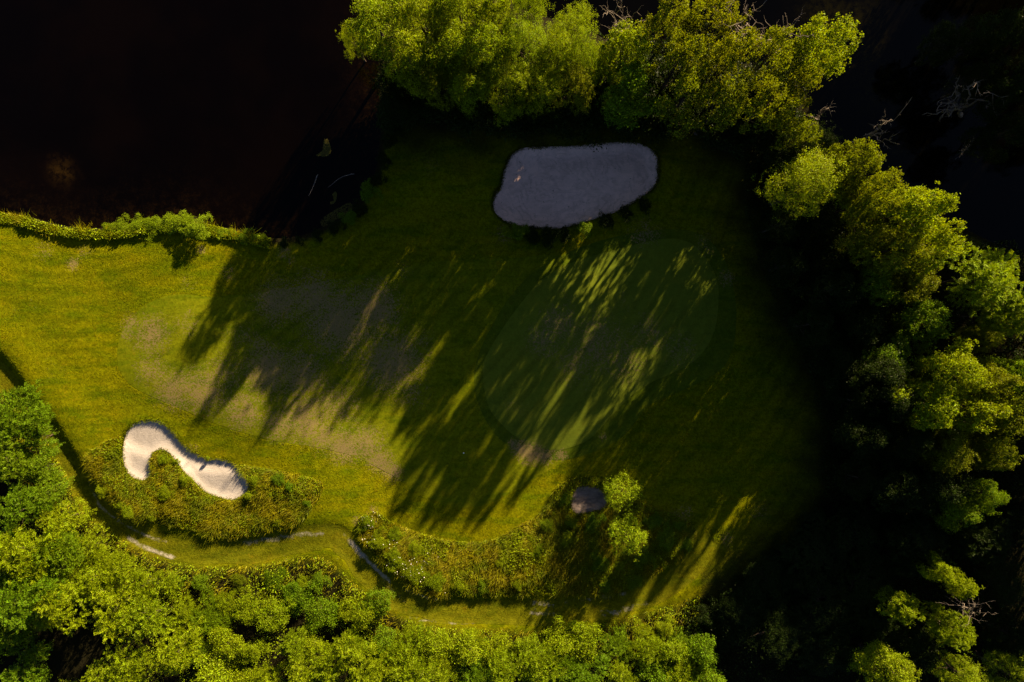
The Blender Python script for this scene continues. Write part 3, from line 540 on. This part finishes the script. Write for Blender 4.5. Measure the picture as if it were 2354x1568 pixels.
# ------------------------------------------------------------------ lower left thicket
LT = 'trees of the thicket in the lower left'
row('thicket_tree', 'tree', LT, 'feathery green tree, {o} down the left edge of the thicket', [
    ('robinia', G_, 26, 955, 63, 6), ('robinia', G_, 12, 1055, 54, 6), ('robinia', G_, 46, 1175, 54, 6), ('robinia', Y_, 44, 1270, 76, 8), ('robinia', G_, 45, 1370, 75, 8), ('sapling', G_, 15, 1470, 45, 6), ('sapling', G_, 55, 1548, 45, 5)])
row('thicket_tree', 'tree', LT, 'lit sapling, {o} along the thicket side nearest the path bend', [
    ('sapling', G_, 84, 1005, 37, 4), ('sapling', G_, 92, 1075, 34, 3.5), ('sapling', G_, 104, 1135, 37, 4), ('sapling', Y_, 139, 1195, 43, 4), ('robinia', G_, 134, 1275, 55, 6.5), ('sapling', Y_, 199, 1265, 37, 3.5), ('sapling', Y_, 265, 1310, 42, 3.2), ('sapling', Y_, 205, 1335, 52, 5), ('robinia', Y_, 130, 1390, 58, 7), ('sapling', Y_, 330, 1345, 45, 3.2)])
row('thicket_tree', 'tree', LT, 'pale feathery sapling near the black gap of the lower left thicket, {o} from left', [
    ('sapling', Y_, 228, 1552, 38, 5), ('sapling', Y_, 260, 1405, 55, 5.5), ('sapling', Y_, 300, 1545, 52, 5), ('sapling', Y_, 345, 1415, 52, 5), ('sapling', Y_, 400, 1500, 55, 5)])
rr = random.Random(5)
def jrow(us, v, dv, rlo, rhi, hlo, hhi, kinds, mats):
    return [(rr.choice(kinds), rr.choice(mats), u + rr.uniform(-14, 14), v + rr.uniform(-dv, dv), rr.uniform(rlo, rhi), rr.uniform(hlo, hhi)) for u in us]
BT = 'saplings and shrubs of the bottom thicket'
row('sapling', 'sapling', BT, 'feathery yellow-green sapling, {o} from the left along the very bottom edge', jrow(range(480, 1690, 68), 1548, 16, 32, 56, 2.6, 5.2, ['sapling', 'sapling', 'bush'], [Y_, Y_, G_]))
row('sapling', 'sapling', BT, 'leafy sapling, {o} from the left in the bottom thicket row next above the edge', jrow(range(460, 1660, 68), 1482, 18, 28, 50, 1.6, 3.8, ['sapling', 'bush'], [Y_, Y_, G_]))
row('shrub', 'shrub', BT, 'rounded shrub, {o} from the left in the thicket row between saplings and path', jrow([420, 470, 520, 570, 625, 680, 735, 790, 840, 890], 1398, 22, 24, 44, 1.1, 2.3, ['sapling', 'bush', 'bush'], [Y_, Y_, G_]))
row('shrub', 'shrub', BT, 'low shrub, {o} from the left at the top rim of the bottom thicket', jrow([400, 470, 545, 620, 690, 750], 1332, 10, 16, 26, 0.6, 1.1, ['bush'], [Y_, G_, O_]))
row('shrub', 'shrub', BT, 'low shrub, {o} from the left just under the track\'s lowest straight', [
    ('bush', Y_, 935, 1462, 25, 1.1), ('bush', Y_, 1010, 1476, 22, 1.0), ('sapling', Y_, 1090, 1469, 25, 1.4), ('bush', Y_, 1200, 1484, 22, 1.1), ('bush', Y_, 1280, 1476, 20, 1.0), ('sapling', Y_, 1480, 1454, 25, 1.4), ('bush', Y_, 1530, 1439, 23, 1.4), ('bush', G_, 1560, 1484, 28, 1.7), ('bush', D_, 1620, 1420, 28, 1.5), ('bush', D_, 1660, 1470, 30, 1.8), ('bush', D_, 1700, 1340, 22, 1.1), ('bush', D_, 1790, 1270, 23, 1.3)])

# ------------------------------------------------------------------ mounds
plant('round_tree', 'upper of two round lime trees, its crown touching the small dark bunker', 'tree', 'round lime trees on the right mound', 'round', L_, 1430, 1128, 39, 5.2, 0)
plant('round_tree', 'lower of two round lime trees on the right mound, fullest crown', 'tree', 'round lime trees on the right mound', 'round', L_, 1438, 1229, 44, 5.4, 1)
row('shrub', 'shrub', 'bushes on the mound of the kidney bunker', 'small green bush, {o} from the left on the kidney bunker\'s grassy mound', [
    ('bush', Y_, 238, 1128, 14, 0.74), ('bush', Y_, 262, 1040, 8, 0.43), ('bush', Y_, 278, 1160, 10, 0.56), ('bush', Y_, 297, 1178, 16, 0.87), ('bush', Y_, 348, 1187, 11, 0.56), ('bush', Y_, 375, 1055, 14, 0.56), ('bush', Y_, 385, 1133, 20, 0.56), ('bush', Y_, 405, 1060, 9, 0.43), ('bush', Y_, 427, 1103, 13, 0.68), ('bush', Y_, 477, 1052, 5, 0.56), ('bush', Y_, 573, 1140, 11, 0.68), ('bush', Y_, 585, 1105, 14, 0.56), ('bush', G_, 640, 1100, 16, 0.56), ('bush', G_, 668, 1118, 12, 0.50), ('bush', Y_, 640, 1200, 11, 0.43), ('bush', Y_, 672, 1205, 10, 0.43), ('bush', G_, 708, 1155, 10, 0.50)])
row('bramble_bush', 'shrub', 'bramble bushes on the right mound', 'bramble bush, {o} from the left on the right-hand mound', [
    ('bush', Y_, 845, 1200, 18, 0.62), ('bush', Y_, 872, 1240, 22, 0.74), ('bush', Y_, 905, 1225, 18, 0.56), ('bush', Y_, 910, 1285, 26, 0.81), ('bush', Y_, 950, 1315, 24, 0.74), ('bush', Y_, 955, 1260, 22, 0.62), ('bush', Y_, 1000, 1335, 24, 0.74), ('bush', Y_, 1050, 1345, 22, 0.62), ('bush', G_, 1110, 1345, 18, 0.62), ('bush', Y_, 1150, 1290, 14, 0.50), ('bush', Y_, 1190, 1340, 16, 0.56), ('bush', Y_, 1235, 1265, 16, 0.56), ('bush', Y_, 1255, 1205, 18, 0.62), ('bush', Y_, 1300, 1235, 22, 0.68), ('bush', Y_, 1310, 1200, 16, 0.62), ('bush', G_, 1300, 1150, 18, 0.56), ('bush', G_, 1365, 1200, 26, 0.68), ('bush', G_, 1375, 1290, 22, 0.62), ('bush', Y_, 1425, 1300, 14, 0.62), ('bush', G_, 1480, 1280, 24, 0.62)])
row('bramble_bush', 'shrub', 'bramble bushes at the shaded end of the right mound', 'shaded bramble bush, {o} from the left at the right mound\'s dark end', [
    ('bush', G_, 1390, 1345, 18, 0.62), ('bush', G_, 1455, 1335, 20, 0.62), ('bush', G_, 1500, 1200, 22, 0.62), ('bush', G_, 1530, 1240, 26, 0.62), ('bush', G_, 1560, 1210, 18, 0.50), ('bush', G_, 1575, 1250, 16, 0.50)])
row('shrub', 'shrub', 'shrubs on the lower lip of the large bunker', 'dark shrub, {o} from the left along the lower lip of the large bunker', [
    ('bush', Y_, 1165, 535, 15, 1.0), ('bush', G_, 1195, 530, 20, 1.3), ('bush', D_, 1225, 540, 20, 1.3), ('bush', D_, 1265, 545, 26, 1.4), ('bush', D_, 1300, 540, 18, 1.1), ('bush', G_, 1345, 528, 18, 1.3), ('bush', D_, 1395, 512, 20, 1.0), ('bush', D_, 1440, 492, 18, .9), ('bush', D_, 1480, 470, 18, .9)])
# ------------------------------------------------------------------ pond shore
row('shore_bush', 'bush', 'bushes on the lit pond shore', 'bright bush on the sunlit pond shore, {o} from the left', [
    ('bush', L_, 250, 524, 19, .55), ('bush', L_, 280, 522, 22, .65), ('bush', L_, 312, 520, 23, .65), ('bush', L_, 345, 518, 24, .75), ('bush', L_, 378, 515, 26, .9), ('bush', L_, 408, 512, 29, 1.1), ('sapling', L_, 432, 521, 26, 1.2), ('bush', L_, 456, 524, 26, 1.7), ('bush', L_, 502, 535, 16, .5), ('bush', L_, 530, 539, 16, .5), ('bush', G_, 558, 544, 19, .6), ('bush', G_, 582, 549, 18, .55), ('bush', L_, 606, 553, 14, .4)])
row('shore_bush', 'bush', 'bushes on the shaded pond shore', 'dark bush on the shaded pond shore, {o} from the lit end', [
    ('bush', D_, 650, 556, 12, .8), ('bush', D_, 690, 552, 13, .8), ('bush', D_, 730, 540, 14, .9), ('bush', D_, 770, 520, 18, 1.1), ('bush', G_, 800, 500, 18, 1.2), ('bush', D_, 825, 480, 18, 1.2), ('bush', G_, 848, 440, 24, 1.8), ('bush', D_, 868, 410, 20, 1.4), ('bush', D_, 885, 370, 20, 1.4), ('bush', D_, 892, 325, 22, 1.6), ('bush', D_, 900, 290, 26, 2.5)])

# ------------------------------------------------------------------ dead trees and branches
def dead_tree(label, cat, name, base, tips, rad, seed, group=None, mat='dead', loc_h=None):
    """bleached bare tree: a trunk and separate boughs with twigs; base and tips in metres"""
    r = np.random.default_rng(seed); bx, by, bz = base
    root = link(name, None, None, (bx, by, bz)); root.empty_display_size = 0.3; tag(root, label, cat, group)
    T = [np.array(q, float) - np.array(base) for q in tips]
    fork = np.mean(T, 0) * 0.45; fork[2] = max(fork[2], 0.3)
    tp = wob(r, (0, 0, -0.2), fork, 6, rad * 0.7)
    V_, F_ = tube([(tp, np.linspace(rad * 1.3, rad * 0.7, 6))], 7); link('trunk', mesh_np('trunk', V_, F_, M[mat], None, True), root)
    for q in T:
        bough = wob(r, fork, q, 9, np.linalg.norm(q - fork) * 0.045); L = np.linalg.norm(q - fork)
        segs = [(bough, np.linspace(rad * 0.6, rad * 0.12, 9))]
        for k in (2, 3, 4, 5, 6, 7):
            d = unit((bough[k] - bough[k - 1]) + r.normal(size=3) * 0.75 * np.linalg.norm(bough[k] - bough[k - 1])); e = bough[k] + d * L * r.uniform(0.15, 0.36)
            tw = wob(r, bough[k], e, 5, L * 0.018); segs.append((tw, np.linspace(rad * 0.26, rad * 0.07, 5)))
            for kk in (2, 3):
                d2 = unit(d + r.normal(size=3) * 0.7); segs.append((wob(r, tw[kk], tw[kk] + d2 * L * r.uniform(0.06, 0.14), 4, L * 0.01), np.linspace(rad * 0.14, rad * 0.05, 4)))
        V_, F_ = tube(segs, 5); link('bough', mesh_np('bough', V_, F_, M[mat], None, True), root)
    return root
def T3(u, v, h): x, y = PA(u, v, h); return (x, y, h)
DT = 'bare dead trees standing in the marsh'
b = PA(1440, 120, 2); dead_tree('bare twiggy dead tree behind the upper belt, between its two halves', 'dead tree', 'dead_tree', (b[0], b[1], -0.7), [T3(1398, 18, 11), T3(1425, -5, 12), T3(1440, 15, 11.5), T3(1412, 40, 10), T3(1432, 50, 9.5)], 0.13, 11, DT)
b = PA(1700, 120, 3); dead_tree('dead tree with pale crooked boughs above the right half of the upper belt', 'dead tree', 'dead_tree', (b[0], b[1], -0.7), [T3(1706, 28, 15), T3(1752, 10, 15), T3(1668, 8, 15), T3(1735, 45, 14)], 0.16, 12, DT)
b = PA(1790, 150, 2); dead_tree('dead tree with long pale boughs beside the glossy oak', 'dead tree', 'dead_tree', (b[0], b[1], -0.7), [T3(1800, 38, 13), T3(1838, 62, 13), T3(1752, 68, 12), T3(1775, 80, 11)], 0.17, 13, DT)
b = PA(1875, 300, 1); dead_tree('short dead snag with a broken pale top right of the upper belt\'s lowest tree', 'dead tree', 'dead_tree', (b[0], b[1], -0.5), [T3(1893, 246, 8), T3(1880, 275, 6)], 0.15, 14, DT)
b = PA(1960, 330, 1); dead_tree('bent dead tree in the marsh above the clumpy olive oak', 'dead tree', 'dead_tree', (b[0], b[1], -0.7), [T3(2040, 272, 9), T3(2050, 320, 8), T3(2068, 262, 10)], 0.16, 15, DT)
b = PA(2230, 260, 1); dead_tree('unlit dead tree with long forked boughs far out in the marsh', 'dead tree', 'dead_tree', (b[0], b[1], -0.7), [T3(2150, 262, 6), T3(2190, 195, 8), T3(2240, 180, 9), T3(2320, 215, 9), T3(2165, 235, 7)], 0.22, 16, DT)
b = PA(2270, 300, 1); dead_tree('leaning dead pole at the right of the marsh, below the forked dead tree', 'dead tree', 'dead_tree', (b[0], b[1], -0.7), [T3(2210, 350, 2), T3(2205, 362, 1.5)], 0.14, 17, DT)
b = PA(2215, 1400, 1); dead_tree('bare twiggy shrub glowing pale in the lower right wood', 'dead shrub', 'dead_shrub', (b[0], b[1], 0.0), [T3(2250, 1395, 8.5), T3(2232, 1432, 8.5), T3(2212, 1398, 9), T3(2262, 1418, 8), T3(2225, 1388, 8.5)], 0.07, 18)
def stick(label, line, rad, seed):
    r = np.random.default_rng(seed); p = spline(pts(line), False, 4); p3 = np.c_[p, np.full(len(p), -0.43)] + r.normal(size=(len(p), 3)) * 0.02
    V_, F_ = tube([(p3, np.linspace(rad, rad * 0.3, len(p)))], 6)
    tag(link('floating_branch', mesh_np('floating_branch', V_, F_, M['dead'], None, True)), label, 'branch', 'branches lying in the pond')
stick('straight grey branch lying in the pond, nearer the duckweed', [(728, 400), (718, 425), (708, 448)], 0.07, 1)
stick('curved pale branch lying in the pond nearer the shaded shore', [(812, 398), (780, 407), (752, 430)], 0.06, 2)

# ------------------------------------------------------------------ ground cover that nobody could count
def sample(n, poly, seed, cond=None):
    r = np.random.default_rng(seed); lo = poly.min(0); hi = poly.max(0)
    lo = np.maximum(lo, (-64, -46)); hi = np.minimum(hi, (64, 46))
    x = r.uniform(lo[0], hi[0], n); y = r.uniform(lo[1], hi[1], n); ok = inside(poly, x, y)
    if cond is not None: ok &= cond(x, y)
    return r, x[ok], y[ok]
def rim(poly, n, seed, w=0.16):
    r = np.random.default_rng(seed); k = r.integers(0, len(poly), n); t_ = r.uniform(0, 1, n)[:, None]; q = poly[k] * (1 - t_) + poly[(k + 1) % len(poly)] * t_
    q = q + r.normal(size=q.shape) * w * (0.5 + 0.5 * np.sin(q[:, :1] * 3 + q[:, 1:] * 4) ** 2); return r, q[:, 0], q[:, 1]
def nz(x, y, s, seed):
    q = np.random.default_rng(seed); v = 0
    for k in range(6):
        a = q.uniform(0, 6.283); f = s * q.uniform(0.6, 1.9); v = v + np.sin((x * math.cos(a) + y * math.sin(a)) * f + q.uniform(0, 6.283))
    return v / 6
def blades(name, r, x, y, h, w, lean, mat, wind=(-0.4, -0.5)):
    n = len(x); z = hgt(x, y) - 0.02; a = r.uniform(0, 6.283, n); hh = (h if h < 0.2 else h * (0.75 + 0.55 * nz(x, y, 1.1, 9) + 0.35 * nz(x, y, 3.0, 10))) * r.uniform(0.5, 1.3, n); ww = w * r.uniform(0.6, 1.4, n)
    dx = np.cos(a) * ww / 2; dy = np.sin(a) * ww / 2
    wx = wind[0] + 0.9 * nz(x, y, 0.8, 12); wy = wind[1] + 0.9 * nz(x, y, 0.8, 13)
    lx = (r.normal(size=n) * 0.7 + wx) * lean * hh; ly = (r.normal(size=n) * 0.7 + wy) * lean * hh
    v = np.stack([np.stack([x - dx, y - dy, z], 1), np.stack([x + dx, y + dy, z], 1), np.stack([x + lx, y + ly, z + hh], 1)], 1).reshape(-1, 3)
    return link(name, mesh_np(name, v, np.arange(3 * n).reshape(-1, 3), mat))
nsand = lambda x, y: np.maximum(bil(S['kid'], x, y), np.maximum(bil(S['small'], x, y), bil(S['big'], x, y))) < 0.02
r, x, y = sample(90000, MOUND1, 21, nsand); tag(blades('tall_grass', r, x, y, 0.46, 0.075, 0.95, M['grass_gold']), 'tall golden grass over the kidney bunker\'s mound', kind='stuff')
r, x, y = sample(130000, MOUND2, 22, nsand); tag(blades('tall_grass', r, x, y, 0.52, 0.075, 0.95, M['grass_gold']), 'tall golden grass among brambles on the right mound', kind='stuff')
LAWN = np.array([P(-20, 470), P(1900, 470), P(1900, 1460), P(-20, 1460)])
lawn_ok = lambda x, y: (np.maximum.reduce([bil(S[k], x, y) for k in ('pond', 'marsh', 'kid', 'big', 'small', 'green', 'm1', 'm2', 'thick', 'east', 'north')]) < -0.02) & (np.maximum(bil(S['fair'], x, y), bil(S['collar'], x, y)) < -0.06) & (bil(GRAVG, x, y) + 0.2 * np.sin(x * 9) * np.cos(y * 8) < 0.30) & (bil(DRYG, x, y) + 0.25 * np.sin(x * 7) * np.cos(y * 9) < 0.75)
r, x, y = sample(520000, LAWN, 23, lawn_ok); tag(blades('lawn_grass', r, x, y, 0.055, 0.10, 0.8, M['grass_lawn']), 'rough mown grass of the lawn round the fairway', kind='stuff')
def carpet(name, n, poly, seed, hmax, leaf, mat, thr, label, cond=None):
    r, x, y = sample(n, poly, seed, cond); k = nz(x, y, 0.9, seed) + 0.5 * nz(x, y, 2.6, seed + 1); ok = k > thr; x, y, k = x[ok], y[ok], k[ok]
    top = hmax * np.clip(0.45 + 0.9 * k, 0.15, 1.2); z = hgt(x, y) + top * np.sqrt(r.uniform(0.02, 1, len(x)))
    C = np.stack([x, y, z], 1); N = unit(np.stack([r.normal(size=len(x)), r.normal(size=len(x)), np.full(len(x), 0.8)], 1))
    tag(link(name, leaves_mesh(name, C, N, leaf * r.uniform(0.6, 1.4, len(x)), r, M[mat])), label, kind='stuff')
carpet('bramble_cover', 80000, MOUND2, 31, 0.5, 0.14, 'leaf_yellow', -0.05, 'leafy bramble cover on the right mound', nsand)
carpet('weed_cover', 40000, MOUND1, 33, 0.42, 0.12, 'leaf_yellow', -0.05, 'leafy weeds among the grass of the kidney bunker\'s mound', nsand)
inview = lambda x, y: (x < 61) & (x > -61) & (y > -41.5)
carpet('undergrowth', 300000, THICKET, 35, 1.1, 0.16, 'leaf_yellow', -0.12, 'leafy undergrowth of the thicket along the bottom and left', lambda x, y: inview(x, y) & (x < 22) & (((x - P(172, 0)[0]) / 4.6) ** 2 + ((y - P(0, 1492)[1]) / 3.2) ** 2 > 1) & (((x - P(55, 0)[0]) / 2.2) ** 2 + ((y - P(0, 1115)[1]) / 1.6) ** 2 > 1))
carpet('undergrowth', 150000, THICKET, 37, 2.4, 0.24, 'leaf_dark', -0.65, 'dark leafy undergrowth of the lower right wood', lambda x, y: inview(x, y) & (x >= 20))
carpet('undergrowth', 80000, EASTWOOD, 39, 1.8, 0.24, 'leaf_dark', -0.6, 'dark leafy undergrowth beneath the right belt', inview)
r, x, y = sample(110000, THICKET, 41, lambda x, y: inview(x, y) & (bil(S['thick'], x, y) < 5.5) & (x < 22)); tag(blades('tall_grass', r, x, y, 0.5, 0.08, 0.95, M['grass_gold']), 'tall reddish-gold grass fringing the bottom thicket', kind='stuff')
for poly, n, sd, h, lab in ((BIGSAND, 9000, 81, 0.22, 'the large shaded bunker'), (KIDNEY, 7000, 82, 0.16, 'the kidney-shaped bunker'), (SMALLSAND, 2500, 83, 0.25, 'the small dark bunker')):
    r, x, y = rim(poly, n, sd); tag(blades('fringe_grass', r, x, y, h, 0.08, 0.8, M['grass_lawn']), 'ragged grass fringe round ' + lab, kind='stuff')
# strip of rushes along the lit shore
SHORE = spline(pts([(-40, 490), (0, 500), (60, 511), (140, 531), (230, 538), (330, 530), (430, 520), (500, 534), (560, 546), (620, 560)]), False)
r = np.random.default_rng(51); k = r.integers(0, len(SHORE) - 1, 15000); tt = r.uniform(0, 1, len(k))[:, None]; p = SHORE[k] * (1 - tt) + SHORE[k + 1] * tt
p[:, 1] += np.clip(r.normal(size=len(k)) * (0.30 + 0.20 * nz(p[:, 0], p[:, 0] * 0.3, 1.1, 3)), -0.65, 0.65); x, y = p[:, 0], p[:, 1]
top = 0.38 + 0.28 * nz(x, y, 1.6, 5); C = np.stack([x, y, hgt(x, y) + top * np.sqrt(r.uniform(0.05, 1, len(x)))], 1)
tag(link('shore_growth', leaves_mesh('shore_growth', C, unit(np.c_[r.normal(size=(len(x), 2)) * 1.0, np.full(len(x), 0.6)]), 0.20 * r.uniform(0.6, 1.4, len(x)), r, M['leaf_yellow'])), 'bright low growth fringing the sunlit pond shore', kind='stuff')
r = np.random.default_rng(53); k = r.integers(0, len(SHORE) - 1, 5200); tt = r.uniform(0, 1, len(k))[:, None]; p = SHORE[k] * (1 - tt) + SHORE[k + 1] * tt
p = p + r.normal(size=p.shape) * np.array([0.1, 0.34]); ok = nz(p[:, 0], p[:, 1], 1.7, 8) > -0.1; p = p[ok]
tag(blades('shore_reeds', r, p[:, 0], p[:, 1], 0.75, 0.09, 0.9, M['grass_gold'], (0.2, 0.3)), 'thin yellow reeds leaning out over the lit pond shore', kind='stuff')
# blossom on the brambles at the left end of the right mound
r, x, y = sample(2600, MOUND2, 61, lambda x, y: (x < P(1090, 0)[0]) & (nz(x, y, 1.2, 77) > 0.05) & (x + 1.1 * y < P(1010, 0)[0] + 1.1 * P(0, 1270)[1]))
x, y = x[:420], y[:420]; C = np.stack([x, y, hgt(x, y) + r.uniform(0.45, 0.7, len(x))], 1)
tag(link('rose_blossom', leaves_mesh('rose_blossom', C, unit(np.c_[r.normal(size=(len(x), 2)) * 0.4, np.ones(len(x))]), 0.085 * r.uniform(0.7, 1.4, len(x)), r, M['petal'], 0.95)), 'scattered white blossom on the brambles at the right mound\'s left end', kind='stuff')
# floating duckweed
def duckweed(poly, n, seed, label):
    r, x, y = sample(n, spline(pts(poly)), seed); ok = nz(x, y, 3.0, seed) > -0.25; x, y = x[ok], y[ok]
    tag(link('duckweed', leaves_mesh('duckweed', np.stack([x, y, np.full(len(x), -0.452) + r.uniform(0, 0.01, len(x))], 1), unit(np.c_[r.normal(size=(len(x), 2)) * 0.15, np.ones(len(x))]), 0.11 * r.uniform(0.6, 1.3, len(x)), r, M['alga'], 0.9)), label, kind='stuff')
duckweed([(742, 322), (750, 318), (758, 340), (752, 355), (738, 357), (724, 355), (738, 345)], 3000, 71, 'olive duckweed patch floating on the pond by the tree shadow')
duckweed([(766, 440), (772, 445), (768, 462), (758, 468), (756, 455)], 700, 72, 'small brownish duckweed patch near the shaded shore')
duckweed([(770, 480), (800, 465), (810, 480), (780, 505), (745, 520), (735, 505)], 2200, 73, 'thin duckweed film along the shaded shore')
# tiny white marker on the fairway
def marker(u, v, label):
    x, y = P(u, v); z = float(hgt(x, y))
    prof = [(0.0, 0.0), (0.05, 0.0), (0.055, 0.10), (0.085, 0.13), (0.09, 0.19), (0.05, 0.24), (0.0, 0.25)]
    ang = np.arange(10) * 2 * math.pi / 10
    V_ = np.array([(max(a, 0.002) * math.cos(q), max(a, 0.002) * math.sin(q), b) for a, b in prof for q in ang])
    q = np.arange(len(prof) * 10).reshape(len(prof), 10); F_ = np.stack([q[:-1], np.roll(q[:-1], -1, 1), np.roll(q[1:], -1, 1), q[1:]], -1).reshape(-1, 4)
    tag(link('ground_marker', mesh_np('ground_marker', V_, F_, M['white'], None, True), None, (x, y, z + 0.02)), label, 'marker')
marker(1066, 1040, 'tiny white marker on the shaded fairway below the green')
